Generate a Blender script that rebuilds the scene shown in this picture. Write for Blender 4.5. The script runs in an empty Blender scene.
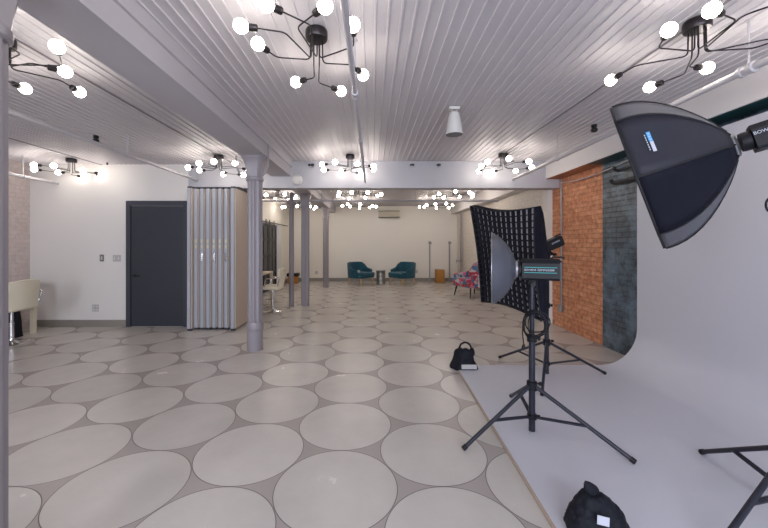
import bpy, bmesh, math, random
from mathutils import Vector, Matrix
random.seed(7)
PI = math.pi
scene = bpy.context.scene
COL = scene.collection
H = 1.42                      # camera height
F = 352.0                     # focal length in pixels of a 768 px wide frame

def P(px, py, d):
    """world point seen at a pixel at a depth"""
    return Vector(((px - 372) * d / F, d, H - (py - 243.5) * d / F))

# ------------------------------------------------------------------ materials
def srgb(r, g, b):
    def f(c):
        c /= 255.0
        return c / 12.92 if c <= 0.04045 else ((c + 0.055) / 1.055) ** 2.4
    return (f(r), f(g), f(b), 1)

def nodes_of(name):
    m = bpy.data.materials.new(name); m.use_nodes = True
    nt = m.node_tree
    return m, nt, nt.nodes, nt.links, nt.nodes['Principled BSDF']

def mat(name, rgb, rough=0.5, metal=0.0, var=0.06, scale=6.0, bump=0.0, bscale=60.0, spec=0.5, sheen=0.0, trans=0.0):
    m, nt, N, L, b = nodes_of(name)
    c = srgb(*rgb)
    tc = N.new('ShaderNodeTexCoord')
    n = N.new('ShaderNodeTexNoise'); n.inputs['Scale'].default_value = scale; n.inputs['Detail'].default_value = 4
    L.new(tc.outputs['Object'], n.inputs['Vector'])
    r = N.new('ShaderNodeMix'); r.data_type = 'RGBA'
    r.inputs[6].default_value = tuple(max(0, x * (1 - var)) for x in c[:3]) + (1,)
    r.inputs[7].default_value = tuple(min(1, x * (1 + var)) for x in c[:3]) + (1,)
    L.new(n.outputs['Fac'], r.inputs[0]); L.new(r.outputs[2], b.inputs['Base Color'])
    b.inputs['Roughness'].default_value = rough; b.inputs['Metallic'].default_value = metal
    b.inputs['Specular IOR Level'].default_value = spec
    if sheen: b.inputs['Sheen Weight'].default_value = sheen
    if bump:
        n2 = N.new('ShaderNodeTexNoise'); n2.inputs['Scale'].default_value = bscale
        L.new(tc.outputs['Object'], n2.inputs['Vector'])
        bp = N.new('ShaderNodeBump'); bp.inputs['Strength'].default_value = bump; bp.inputs['Distance'].default_value = 0.01
        L.new(n2.outputs['Fac'], bp.inputs['Height']); L.new(bp.outputs['Normal'], b.inputs['Normal'])
    return m

def mth(N, L, op, a, b=None, c=None):
    n = N.new('ShaderNodeMath'); n.operation = op
    for i, v in enumerate((a, b, c)):
        if v is None: continue
        if isinstance(v, (int, float)): n.inputs[i].default_value = v
        else: L.new(v, n.inputs[i])
    return n.outputs[0]

def floor_mat():
    m, nt, N, L, b = nodes_of('circle_tile_floor')
    g = N.new('ShaderNodeNewGeometry'); s = N.new('ShaderNodeSeparateXYZ')
    L.new(g.outputs['Position'], s.inputs[0])
    PX, PY, X0, Y0, R = 1.248, 0.717, -0.209, 2.773, 0.3565
    def lattice(ox, oy, flag):
        a = mth(N, L, 'DIVIDE', mth(N, L, 'SUBTRACT', s.outputs[0], ox), PX)
        c = mth(N, L, 'DIVIDE', mth(N, L, 'SUBTRACT', s.outputs[1], oy), PY)
        ia = mth(N, L, 'FLOOR', mth(N, L, 'ADD', a, 0.5)); ic = mth(N, L, 'FLOOR', mth(N, L, 'ADD', c, 0.5))
        dx = mth(N, L, 'MULTIPLY', mth(N, L, 'SUBTRACT', a, ia), PX)
        dy = mth(N, L, 'MULTIPLY', mth(N, L, 'SUBTRACT', c, ic), PY)
        d = mth(N, L, 'SQRT', mth(N, L, 'ADD', mth(N, L, 'MULTIPLY', dx, dx), mth(N, L, 'MULTIPLY', dy, dy)))
        idn = mth(N, L, 'ADD', mth(N, L, 'ADD', mth(N, L, 'MULTIPLY', ia, 7.31), mth(N, L, 'MULTIPLY', ic, 3.17)), flag)
        return d, idn
    d1, i1 = lattice(X0, Y0, 0.0)
    d2, i2 = lattice(X0 + PX / 2, Y0 + PY / 2, 0.53)
    d = mth(N, L, 'MINIMUM', d1, d2)
    first = mth(N, L, 'LESS_THAN', d1, d2)
    idn = mth(N, L, 'ADD', mth(N, L, 'MULTIPLY', first, i1), mth(N, L, 'MULTIPLY', mth(N, L, 'SUBTRACT', 1.0, first), i2))
    wn = N.new('ShaderNodeTexWhiteNoise'); wn.noise_dimensions = '1D'; L.new(idn, wn.inputs['W'])
    nz = N.new('ShaderNodeTexNoise'); nz.inputs['Scale'].default_value = 3.2; nz.inputs['Detail'].default_value = 6; nz.inputs['Roughness'].default_value = 0.62
    cmb = N.new('ShaderNodeCombineXYZ'); L.new(s.outputs[0], cmb.inputs[0]); L.new(s.outputs[1], cmb.inputs[1]); L.new(mth(N, L, 'MULTIPLY', idn, 3.0), cmb.inputs[2])
    L.new(cmb.outputs[0], nz.inputs['Vector'])
    tile = N.new('ShaderNodeMix'); tile.data_type = 'RGBA'
    tile.inputs[6].default_value = srgb(182, 177, 170); tile.inputs[7].default_value = srgb(208, 202, 195)
    f = mth(N, L, 'ADD', mth(N, L, 'MULTIPLY', nz.outputs['Fac'], 0.9), mth(N, L, 'MULTIPLY', mth(N, L, 'SUBTRACT', wn.outputs['Value'], 0.5), 0.4))
    L.new(f, tile.inputs[0])
    fil = N.new('ShaderNodeMix'); fil.data_type = 'RGBA'
    L.new(tile.outputs[2], fil.inputs[6]); fil.inputs[7].default_value = srgb(166, 158, 152)
    L.new(mth(N, L, 'GREATER_THAN', d, R), fil.inputs[0])
    gr = mth(N, L, 'LESS_THAN', mth(N, L, 'ABSOLUTE', mth(N, L, 'SUBTRACT', d, R)), 0.0024)
    gm = N.new('ShaderNodeMix'); gm.data_type = 'RGBA'
    L.new(fil.outputs[2], gm.inputs[6]); gm.inputs[7].default_value = srgb(104, 96, 91); L.new(gr, gm.inputs[0])
    L.new(gm.outputs[2], b.inputs['Base Color'])
    ro = mth(N, L, 'ADD', mth(N, L, 'MULTIPLY', nz.outputs['Fac'], 0.02), 0.26)
    L.new(mth(N, L, 'ADD', ro, mth(N, L, 'MULTIPLY', gr, 0.4)), b.inputs['Roughness'])
    b.inputs['Specular IOR Level'].default_value = 0.45
    bp = N.new('ShaderNodeBump'); bp.inputs['Strength'].default_value = 0.5; bp.inputs['Distance'].default_value = 0.003
    L.new(mth(N, L, 'MULTIPLY', gr, -1.0), bp.inputs['Height']); L.new(bp.outputs['Normal'], b.inputs['Normal'])
    return m

def brick_mat(name, c1, c2, mort, axes='YZ', bw=0.21, rh=0.068, bump=0.5, rough=0.75, patch=None, msize=0.008, spec=0.5, wear=.6):
    m, nt, N, L, b = nodes_of(name)
    g = N.new('ShaderNodeNewGeometry'); s = N.new('ShaderNodeSeparateXYZ'); L.new(g.outputs['Position'], s.inputs[0])
    c = N.new('ShaderNodeCombineXYZ')
    L.new(s.outputs['XYZ'.index(axes[0])], c.inputs[0]); L.new(s.outputs['XYZ'.index(axes[1])], c.inputs[1])
    br = N.new('ShaderNodeTexBrick'); br.inputs['Scale'].default_value = 1.0
    br.inputs['Brick Width'].default_value = bw; br.inputs['Row Height'].default_value = rh
    br.inputs['Mortar Size'].default_value = msize; br.inputs['Mortar Smooth'].default_value = 0.4
    br.inputs['Color1'].default_value = srgb(*c1); br.inputs['Color2'].default_value = srgb(*c2); br.inputs['Mortar'].default_value = srgb(*mort)
    L.new(c.outputs[0], br.inputs['Vector'])
    nz = N.new('ShaderNodeTexNoise'); nz.inputs['Scale'].default_value = 14; nz.inputs['Detail'].default_value = 5
    L.new(g.outputs['Position'], nz.inputs['Vector'])
    mx = N.new('ShaderNodeMix'); mx.data_type = 'RGBA'; mx.blend_type = 'MULTIPLY'; mx.inputs[0].default_value = 1
    rp = N.new('ShaderNodeValToRGB'); rp.color_ramp.elements[0].position = 0.3; rp.color_ramp.elements[0].color = (wear, wear * .97, wear * .94, 1)
    rp.color_ramp.elements[1].position = 0.62; rp.color_ramp.elements[1].color = (1.08, 1.08, 1.08, 1)
    L.new(nz.outputs['Fac'], rp.inputs[0]); L.new(br.outputs['Color'], mx.inputs[6]); L.new(rp.outputs[0], mx.inputs[7])
    out = mx.outputs[2]
    if patch:
        n3 = N.new('ShaderNodeTexNoise'); n3.inputs['Scale'].default_value = 2.6; n3.inputs['Detail'].default_value = 6; n3.inputs['Roughness'].default_value = .7
        L.new(g.outputs['Position'], n3.inputs['Vector'])
        r3 = N.new('ShaderNodeValToRGB'); r3.color_ramp.elements[0].position = .47; r3.color_ramp.elements[1].position = .62
        L.new(n3.outputs['Fac'], r3.inputs[0])
        m3 = N.new('ShaderNodeMix'); m3.data_type = 'RGBA'; L.new(r3.outputs[0], m3.inputs[0]); L.new(out, m3.inputs[6]); m3.inputs[7].default_value = srgb(*patch)
        out = m3.outputs[2]
    L.new(out, b.inputs['Base Color'])
    b.inputs['Roughness'].default_value = rough; b.inputs['Specular IOR Level'].default_value = spec
    ad = mth(N, L, 'ADD', mth(N, L, 'MULTIPLY', br.outputs['Fac'], -1.0), mth(N, L, 'MULTIPLY', nz.outputs['Fac'], 0.8))
    bp = N.new('ShaderNodeBump'); bp.inputs['Strength'].default_value = bump; bp.inputs['Distance'].default_value = 0.012
    L.new(ad, bp.inputs['Height']); L.new(bp.outputs['Normal'], b.inputs['Normal'])
    return m

def emit_mat(name, rgb, strength):
    m, nt, N, L, b = nodes_of(name)
    b.inputs['Base Color'].default_value = (.9, .9, .9, 1)
    b.inputs['Emission Color'].default_value = tuple(rgb) + (1,); b.inputs['Emission Strength'].default_value = strength
    return m

def floral_mat():
    m, nt, N, L, b = nodes_of('floral_upholstery')
    tc = N.new('ShaderNodeTexCoord')
    v = N.new('ShaderNodeTexVoronoi'); v.inputs['Scale'].default_value = 13
    nz = N.new('ShaderNodeTexNoise'); nz.inputs['Scale'].default_value = 6
    L.new(tc.outputs['Object'], nz.inputs['Vector'])
    mx = N.new('ShaderNodeMix'); mx.data_type = 'RGBA'; mx.inputs[0].default_value = .25
    L.new(tc.outputs['Object'], mx.inputs[6]); L.new(nz.outputs['Color'], mx.inputs[7]); L.new(mx.outputs[2], v.inputs['Vector'])
    s = N.new('ShaderNodeSeparateColor'); L.new(v.outputs['Color'], s.inputs[0])
    r = N.new('ShaderNodeValToRGB'); r.color_ramp.interpolation = 'CONSTANT'
    cols = [(0, (176, 60, 72)), (.22, (196, 120, 140)), (.38, (84, 110, 158)), (.55, (190, 186, 192)), (.74, (170, 64, 64)), (.86, (80, 120, 140))]
    e = r.color_ramp.elements
    e[0].color = srgb(*cols[0][1]); e[1].position = cols[1][0]; e[1].color = srgb(*cols[1][1])
    for p, c in cols[2:]:
        k = e.new(p); k.color = srgb(*c)
    L.new(s.outputs[0], r.inputs[0]); L.new(r.outputs[0], b.inputs['Base Color']); b.inputs['Roughness'].default_value = .85
    return m

def glass_mat():
    m, nt, N, L, b = nodes_of('window_glass')
    t = N.new('ShaderNodeBsdfTransparent'); g = N.new('ShaderNodeBsdfGlossy'); g.inputs['Roughness'].default_value = .02
    mx = N.new('ShaderNodeMixShader'); mx.inputs[0].default_value = .06
    L.new(t.outputs[0], mx.inputs[1]); L.new(g.outputs[0], mx.inputs[2])
    L.new(mx.outputs[0], N['Material Output'].inputs[0])
    return m

M = dict(
    floor=floor_mat(),
    ceil=mat('white_ceiling_paint', (196, 192, 196), .5, var=.05, scale=2.0),
    wall=mat('white_wall_paint', (222, 218, 213), .6, var=.03, scale=1.2, bump=.06, bscale=30),
    beam=mat('white_beam_paint', (180, 176, 181), .5, var=.03, scale=2, bump=.05, bscale=25),
    crossbeam=mat('grey_white_beam_paint', (178, 177, 182), .5, var=.03, scale=2, bump=.05, bscale=25),
    wallback=mat('warm_white_wall_paint', (234, 229, 219), .6, var=.03, scale=1.2),
    soffit=mat('white_soffit_paint', (216, 212, 212), .55, var=.03, scale=2),
    column=mat('mauve_grey_column_paint', (142, 136, 141), .4, var=.03, scale=5),
    base=mat('grey_stone_baseboard', (138, 132, 124), .45, var=.12, scale=5),
    cyc=mat('white_cove_paint', (199, 199, 206), .42, var=.04, scale=1.1, spec=.3),
    cycedge=mat('raw_board_edge', (172, 156, 140), .7, var=.1, scale=20),
    orange=brick_mat('orange_brick', (218, 158, 120), (198, 130, 92), (182, 122, 88), bump=.5, msize=.007, wear=.66),
    green=brick_mat('dark_blue_green_painted_brick', (62, 78, 90), (80, 95, 107), (40, 51, 61), bump=.7, rough=.35, patch=(104, 124, 140)),
    teal_trim=mat('dark_teal_paint', (12, 62, 64), .4, var=.5, scale=7),
    wbrick=brick_mat('white_painted_brick', (214, 207, 198), (210, 203, 194), (204, 196, 187), bump=.25, rough=.6, wear=.93),
    wbrick_x=brick_mat('warm_white_painted_brick', (198, 186, 182), (192, 180, 176), (188, 176, 172), bump=.2, rough=.6, wear=.93),
    door=mat('charcoal_door_paint', (48, 52, 60), .38, var=.06, scale=4),
    doorframe=mat('charcoal_frame_paint', (58, 60, 68), .4, var=.06, scale=4),
    blackmetal=mat('black_metal', (32, 31, 34), .35, .3, var=.1, scale=30),
    lampmetal=mat('dark_bronze_metal', (52, 48, 50), .32, .7, var=.1, scale=30),
    blackplastic=mat('black_plastic', (17, 18, 23), .5, var=.1, scale=30, bump=.05, bscale=200, spec=.3),
    standblack=mat('black_anodised_tube', (32, 34, 46), .38, .1, var=.08, scale=20),
    fabric=mat('black_softbox_fabric', (16, 17, 29), .8, var=.15, scale=9, bump=.12, bscale=14, spec=.2),
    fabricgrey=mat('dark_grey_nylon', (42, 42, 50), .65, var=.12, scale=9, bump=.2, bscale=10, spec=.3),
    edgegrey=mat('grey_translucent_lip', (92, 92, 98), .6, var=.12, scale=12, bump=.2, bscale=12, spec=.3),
    piping=mat('black_webbing', (14, 14, 20), .7),
    grid=mat('black_grid_fabric', (13, 13, 24), .85),
    diffuser=mat('white_diffuser_cloth', (206, 206, 214), .8, var=.03),
    dish=mat('grey_dish_enamel', (82, 84, 93), .42, .1, var=.03, scale=5),
    chrome=mat('chrome', (225, 225, 228), .1, 1.0, var=.02),
    silver=mat('brushed_silver', (170, 170, 172), .3, .9, var=.05),
    partition=mat('grey_aluminium_stile', (168, 170, 178), .45, .0, var=.03, scale=8),
    seal=mat('dark_rubber_seal', (54, 54, 62), .6),
    beige=mat('beige_panel_vinyl', (190, 176, 164), .6, var=.03),
    brass=mat('pale_brass', (205, 196, 165), .3, .7),
    cream=mat('cream_leatherette', (222, 214, 192), .45, var=.04),
    wood=mat('pale_oak', (196, 158, 104), .5, var=.15, scale=14),
    tabletop=mat('pale_laminate', (206, 194, 172), .4, var=.05),
    honey=mat('honey_wood', (170, 116, 48), .45, var=.18, scale=10),
    teal=mat('teal_velvet', (5, 74, 92), .75, var=.25, scale=9, sheen=.15),
    floral=floral_mat(),
    drum=mat('galvanised_drum', (150, 150, 146), .32, .8, var=.2, scale=9),
    pipe=mat('white_painted_pipe', (182, 179, 183), .4, var=.04),
    conduit=mat('grey_conduit', (150, 148, 152), .4, .4, var=.05),
    acbody=mat('cream_plastic', (196, 188, 168), .45),
    plate=mat('switch_plate', (176, 174, 172), .45),
    platedark=mat('grey_steel_plate', (122, 120, 118), .4, .4),
    whiteplastic=mat('white_plastic', (204, 202, 198), .45),
    speakergrille=mat('grey_grille', (120, 120, 122), .6),
    label=mat('white_label', (188, 190, 200), .6),
    blue=mat('blue_logo', (70, 160, 222), .6),
    tealink=mat('teal_stripe', (60, 170, 170), .6),
    bluewall=mat('blue_room_paint', (56, 68, 150), .6),
    slate=mat('slate_door_paint', (66, 68, 72), .4, var=.2, scale=8),
    sand=mat('black_nylon_bag', (17, 19, 28), .7, var=.2, scale=20, bump=.4, bscale=25, spec=.25),
    rib=mat('ceiling_cable_sheath', (120, 116, 118), .6),
    glass=glass_mat(),
)
BULB = 21.0
M['bulb_boosted'] = emit_mat('lit_boosted_frosted_bulb', (1.0, .90, .80), 33)  # back-row bulbs made stronger than the rest to brighten the far end
M['bulb'] = emit_mat('lit_frosted_bulb', (1.0, .91, .81), BULB)

# ------------------------------------------------------------------ mesh helpers
class MB:
    def __init__(s): s.bm = bmesh.new()
    def box(s, x0, x1, y0, y1, z0, z1, mtx=None, bevel=0, seg=2):
        vs = [s.bm.verts.new((x, y, z)) for x in (x0, x1) for y in (y0, y1) for z in (z0, z1)]
        fs = []
        for idx in ((0, 1, 3, 2), (4, 6, 7, 5), (0, 4, 5, 1), (2, 3, 7, 6), (0, 2, 6, 4), (1, 5, 7, 3)):
            fs.append(s.bm.faces.new([vs[i] for i in idx]))
        if bevel:
            ed = list({e for f in fs for e in f.edges})
            r = bmesh.ops.bevel(s.bm, geom=ed, offset=bevel, segments=seg, affect='EDGES', profile=.5)
            vs = list({v for f in r['faces'] for v in f.verts} | {v for v in vs if v.is_valid})
        if mtx is not None:
            for v in vs: v.co = mtx @ v.co
        return s
    def frame(s, t, up=Vector((0, 0, 1))):
        t = t.normalized()
        a = t.cross(up)
        if a.length < 1e-3: a = t.cross(Vector((1, 0, 0)))
        a.normalize(); return a, a.cross(t).normalized()
    def tube(s, pts, r, seg=10, caps=True, closed=False):
        pts = [Vector(p) for p in pts]
        n = len(pts); rings = []
        rs = r if isinstance(r, (list, tuple)) else [r] * n
        pa = None
        for i, p in enumerate(pts):
            if closed: t = pts[(i + 1) % n] - pts[i - 1]
            elif i == 0: t = pts[1] - p
            elif i == n - 1: t = p - pts[i - 1]
            else: t = (pts[i + 1] - p).normalized() + (p - pts[i - 1]).normalized()
            if t.length < 1e-9: t = Vector((0, 0, 1))
            t.normalize()
            if pa is None: a, b = s.frame(t)
            else:
                a = pa - t * pa.dot(t)
                if a.length < 1e-4: a, b = s.frame(t)
                a.normalize(); b = a.cross(t).normalized()
            pa = a
            rings.append([s.bm.verts.new(p + (a * math.cos(2 * PI * k / seg) + b * math.sin(2 * PI * k / seg)) * rs[i]) for k in range(seg)])
        for i in range(n if closed else n - 1):
            A, B = rings[i], rings[(i + 1) % n]
            for k in range(seg):
                s.bm.faces.new((A[k], A[(k + 1) % seg], B[(k + 1) % seg], B[k]))
        if caps and not closed:
            s.bm.faces.new(rings[0][::-1]); s.bm.faces.new(rings[-1])
        return s
    def lathe(s, prof, o=(0, 0, 0), axis=(0, 0, 1), seg=24, mod=None, capa=True, capb=True):
        """prof: (radius, along axis)"""
        o = Vector(o); ax = Vector(axis).normalized(); a, b = s.frame(ax) if abs(ax.z) < .999 else (Vector((1, 0, 0)), Vector((0, 1, 0)))
        rings = []
        for r, h in prof:
            rings.append([s.bm.verts.new(o + ax * h + (a * math.cos(2 * PI * k / seg) + b * math.sin(2 * PI * k / seg)) * (r * (mod(k, seg, h) if mod else 1))) for k in range(seg)])
        for A, B in zip(rings, rings[1:]):
            for k in range(seg): s.bm.faces.new((A[k], A[(k + 1) % seg], B[(k + 1) % seg], B[k]))
        if capa: s.bm.faces.new(rings[0][::-1])
        if capb: s.bm.faces.new(rings[-1])
        return s
    def prism(s, poly, y0, y1, axis='Y'):
        """polygon in (x,z) extruded along y (or in (y,z) along x)"""
        def mk(p, t): return (p[0], t, p[1]) if axis == 'Y' else ((t, p[0], p[1]) if axis == 'X' else (p[0], p[1], t))
        A = [s.bm.verts.new(mk(p, y0)) for p in poly]; B = [s.bm.verts.new(mk(p, y1)) for p in poly]
        n = len(poly)
        for i in range(n): s.bm.faces.new((A[i], A[(i + 1) % n], B[(i + 1) % n], B[i]))
        s.bm.faces.new(A[::-1]); s.bm.faces.new(B)
        return s
    def loft(s, rings, close_ring=True, capa=False, capb=False):
        R = [[s.bm.verts.new(p) for p in ring] for ring in rings]
        n = len(R[0])
        for A, B in zip(R, R[1:]):
            for k in range(n if close_ring else n - 1): s.bm.faces.new((A[k], A[(k + 1) % n], B[(k + 1) % n], B[k]))
        if capa: s.bm.faces.new(R[0][::-1])
        if capb: s.bm.faces.new(R[-1])
        return s
    def build(s, name, m, parent=None, smooth=None, subsurf=0, solid=0, origin=None):
        bmesh.ops.recalc_face_normals(s.bm, faces=s.bm.faces)
        me = bpy.data.meshes.new(name)
        if origin is not None:
            for v in s.bm.verts: v.co -= Vector(origin)
        s.bm.to_mesh(me); s.bm.free()
        me.materials.append(m)
        o = bpy.data.objects.new(name, me); COL.objects.link(o)
        if parent is not None: o.parent = parent
        if origin is not None: o.location = origin
        if smooth is not None or subsurf:
            for p in me.polygons: p.use_smooth = True
            if smooth: me.set_sharp_from_angle(angle=math.radians(smooth))
        if solid:
            md = o.modifiers.new('solid', 'SOLIDIFY'); md.thickness = solid; md.offset = 0
        if subsurf:
            md = o.modifiers.new('sub', 'SUBSURF'); md.levels = subsurf; md.render_levels = subsurf
        return o

def thing(name, label, cat, loc=(0, 0, 0), rz=0, group=None):
    o = bpy.data.objects.new(name, None); COL.objects.link(o)
    o.location = loc; o.rotation_euler = (0, 0, rz); o.empty_display_size = .1
    o['label'] = label; o['category'] = cat
    if group: o['group'] = group
    return o
def tag(o, label, cat, group=None):
    o['label'] = label; o['category'] = cat
    if group: o['group'] = group
    return o
def struct(o): o['kind'] = 'structure'; return o
def copy_tree(o, parent=None):
    c = o.copy(); COL.objects.link(c); c.parent = parent
    for ch in list(o.children): copy_tree(ch, c)
    return c
def text(s, name, size, m, parent, loc, rot=None, mtx=None, extrude=.0006):
    cu = bpy.data.curves.new(name, 'FONT'); cu.body = s; cu.size = size; cu.extrude = extrude
    cu.align_x = 'CENTER'; cu.align_y = 'CENTER'; cu.materials.append(m)
    o = bpy.data.objects.new(name, cu); COL.objects.link(o)
    me = bpy.data.meshes.new_from_object(o.evaluated_get(bpy.context.evaluated_depsgraph_get()))
    bpy.data.objects.remove(o)
    if not me.materials: me.materials.append(m)
    o = bpy.data.objects.new(name, me); COL.objects.link(o); o.parent = parent
    o.matrix_local = mtx
    return o
def smooth_path(pts, n=5, rad=.03):
    """round the corners of a polyline"""
    pts = [Vector(p) for p in pts]; out = [pts[0]]
    for i in range(1, len(pts) - 1):
        a, p, c = pts[i - 1], pts[i], pts[i + 1]
        d1 = (a - p); d2 = (c - p); r = min(rad, d1.length * .45, d2.length * .45)
        s1 = p + d1.normalized() * r; s2 = p + d2.normalized() * r
        for k in range(n + 1):
            t = k / n; out.append(s1 * (1 - t) ** 2 + p * 2 * t * (1 - t) + s2 * t * t)
    out.append(pts[-1]); return out

# ------------------------------------------------------------------ room shell
XL, XR, YB, YF, YW = -5.85, 3.21, 13.25, -2.6, 6.02
ZC, ZL = H + 1.41, H + 1.355
XB0, XB1, ZB = -1.72, -1.385, H + 1.148
XN = -3.14
struct(MB().box(XL - .2, XR + .2, YF - .2, YB + .2, -.1, 0).build('floor', M['floor']))

def beaded(x0, x1, y0, y1, z, name):
    """boarded ceiling with a raised bead at each joint"""
    pts = [(x1, z + .06), (x0, z + .06), (x0, z)]
    x = x0 + .03
    while x < x1 - .03:
        pts += [(x - .009, z), (x - .006, z - .009), (x + .006, z - .009), (x + .009, z)]
        x += .081
    pts += [(x1, z)]
    b = MB(); bm = b.bm
    A = [bm.verts.new((p[0], y0, p[1])) for p in pts]; B = [bm.verts.new((p[0], y1, p[1])) for p in pts]
    for i in range(1, len(pts) - 1): bm.faces.new((A[i], A[i + 1], B[i + 1], B[i]))
    bm.faces.new((A[0], A[1], B[1], B[0]))
    return struct(b.build(name, M['ceil']))
beaded(XB1, 3.0, YF, YB, ZC, 'ceiling')
beaded(XL, XB0, YF, YW, ZL, 'ceiling_left')
beaded(XN, XB0, YW + .2, YB, ZL, 'ceiling_back_left')
struct(MB().box(XL, XB0, YF, YB, ZC + .02, ZC + .15).build('ceiling_slab', M['ceil']))

struct(MB().box(XN, XR, YB, YB + .15, 0, ZC + .1).build('wall_back', M['wallback']))
struct(MB().box(XN - .15, XN, YW + .02, 9.6, 0, ZC).box(XN - .15, XN, 12.15, YB, 0, ZC).box(XN - .15, XN, 9.6, 12.15, 2.03, ZC).build('wall_back_left', M['wallback']))
struct(MB().box(XL - .15, XL, YF, YW + .2, 0, ZC).build('wall_left', M['wbrick_x']))
struct(MB().box(XL, XN, YW, YW + .2, 0, ZL + .06).build('wall_left_end', M['wall']))
struct(MB().box(XN, 3.21, YW, YW + .25, H + .95, ZC + .05).build('trim_1', M['crossbeam']))
struct(MB().box(XR, XR + .15, 6.26, YB, 0, ZC).build('wall_right', M['wbrick']))
struct(MB().box(XR, XR + .15, 4.9, 6.26, 0, ZC).build('wall_right_orange', M['orange']))
struct(MB().box(XR, XR + .15, YF, 4.9, 0, ZC).build('wall_right_dark', M['green']))
struct(MB().box(3.13, XR, 6.27, 6.45, 0, H + .95).build('trim_2', M['wall']))
# soffit along the right wall
struct(MB().box(2.97, XR, YF, YB, H + 1.105, ZC + .05).build('trim_3', M['soffit']))
struct(MB().box(2.985, XR, YF, 4.9, H + 1.1, H + 1.1045).build('trim_4', M['teal_trim']))
struct(MB().box(2.985, XR, 4.9, YW, H + 1.1, H + 1.1045).build('trim_5', M['orange']))
# long beam on the columns
struct(MB().box(XB0, XB1, YF, YB, ZB, ZC + .1).box(XB1, XB1 + .022, YF, YB, H + 1.30, ZC).box(XB0 - .02, XB0, YF, YB, H + 1.27, ZC).build('ceiling_beam', M['beam']))
struct(MB().box(XL, -4.19, YW - .015, YW, 0, .115).build('baseboard_left', M['base']))
struct(MB().box(XN, XR, YB - .015, YB, 0, .125).build('baseboard_back', M['base']))
struct(MB().box(XN, XN + .015, YW + .9, 9.6, 0, .12).box(XN, XN + .015, 12.15, YB - .015, 0, .12).build('baseboard_back_left', M['base']))
struct(MB().box(XR - .015, XR, 6.46, YB - .015, 0, .12).build('baseboard_right', M['base']))
# unseen wall behind the camera; three windows added to let cool light in
wf = MB(); wins = [(-4.6, -2.6), (-1.2, .8), (1.2, 2.7)]
xs = [XL] + [v for w in wins for v in w] + [XR]
for a, b_ in zip(xs[::2], xs[1::2]): wf.box(a, b_, YF - .2, YF, 0, ZC)
for a, b_ in wins: wf.box(a, b_, YF - .2, YF, 0, .8).box(a, b_, YF - .2, YF, 2.5, ZC)
struct(wf.build('wall_front', M['wall']))
for i, (a, b_) in enumerate(wins):
    w = MB()
    w.box(a, b_, YF - .12, YF - .06, .8, .86).box(a, b_, YF - .12, YF - .06, 2.44, 2.5).box(a, a + .06, YF - .12, YF - .06, .86, 2.44).box(b_ - .06, b_, YF - .12, YF - .06, .86, 2.44)
    w.box((a + b_) / 2 - .02, (a + b_) / 2 + .02, YF - .11, YF - .07, .86, 2.44)
    fr = struct(w.build('window_%d' % (i + 1), M['doorframe']))
    MB().box(a + .06, b_ - .06, YF - .095, YF - .09, .86, 2.44).build('pane', M['glass'], fr)

# dark door in the left end wall
d0, d1, dz = -4.19, -3.165, H + .727
dr = MB().box(d0, d0 + .075, YW - .03, YW, 0, dz).box(d1 - .05, d1, YW - .03, YW, 0, dz).box(d0 + .075, d1 - .05, YW - .03, YW, dz - .085, dz)
dr = struct(dr.build('door_1', M['doorframe']))
MB().box(d0 + .08, d1 - .055, YW - .012, YW, .006, dz - .09).build('door_leaf', M['door'], dr)
hd = MB().lathe([(.024, 0), (.024, .012)], (d0 + .14, YW - .012, .87), (0, -1, 0), 16)
hd.tube([(d0 + .14, YW - .024, .87), (d0 + .14, YW - .06, .87), (d0 + .25, YW - .062, .87)], .008, 8)
hd.build('door_handle', M['blackmetal'], dr, smooth=40)

# sliding dark doors on a rail, back left, and the blue room behind
struct(MB().box(XN - 1.6, XN - 1.5, 9.3, 12.6, 0, 2.4).box(XN - 1.5, XN - .15, 9.2, 9.3, 0, 2.4).box(XN - 1.5, XN - .15, 12.4, 12.5, 0, 2.4).box(XN - 1.5, XN - .15, 9.3, 12.4, 2.3, 2.4).build('wall_blue_room', M['bluewall']))
for (y0, y1, lab) in ((9.55, 10.48, 'slate grey panelled sliding door, the one nearer the columns'), (10.5, 11.3, 'slate grey panelled sliding door beside the blue opening')):
    t = thing('sliding_door', lab, 'door', (XN + .04, (y0 + y1) / 2, 0), 0, 'sliding doors in the back left wall')
    w = (y1 - y0) / 2; b = MB()
    b.box(-.015, .015, -w, w, .02, 2.0)
    b.build('panel', M['slate'], t)
    b = MB()
    for z in (.02, .52, 1.02, 1.5, 1.9): b.box(.015, .03, -w, w, z, z + .07)
    for yy in (-w, -.04, w - .08): b.box(.015, .03, yy, yy + .08, .09, 1.9)
    b.build('frame', M['blackmetal'], t)
    b = MB()
    for yy in (-w * .6, w * .6): b.box(-.004, .01, yy - .015, yy + .015, 2.0, 2.1).lathe([(.03, 0), (.03, .015)], (-.005, yy, 2.11), (1, 0, 0), 14)
    b.build('roller', M['blackmetal'], t)
tag(MB().tube([(XN + .045, 9.5, 2.06), (XN + .045, 12.9, 2.06)], .014, 8).box(XN, XN + .045, 9.7, 9.72, 2.05, 2.07).box(XN, XN + .045, 12.6, 12.62, 2.05, 2.07).build('door_rail', M['blackmetal'], smooth=40),
    'long black rail above the sliding doors at the back left', 'rail')

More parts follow.
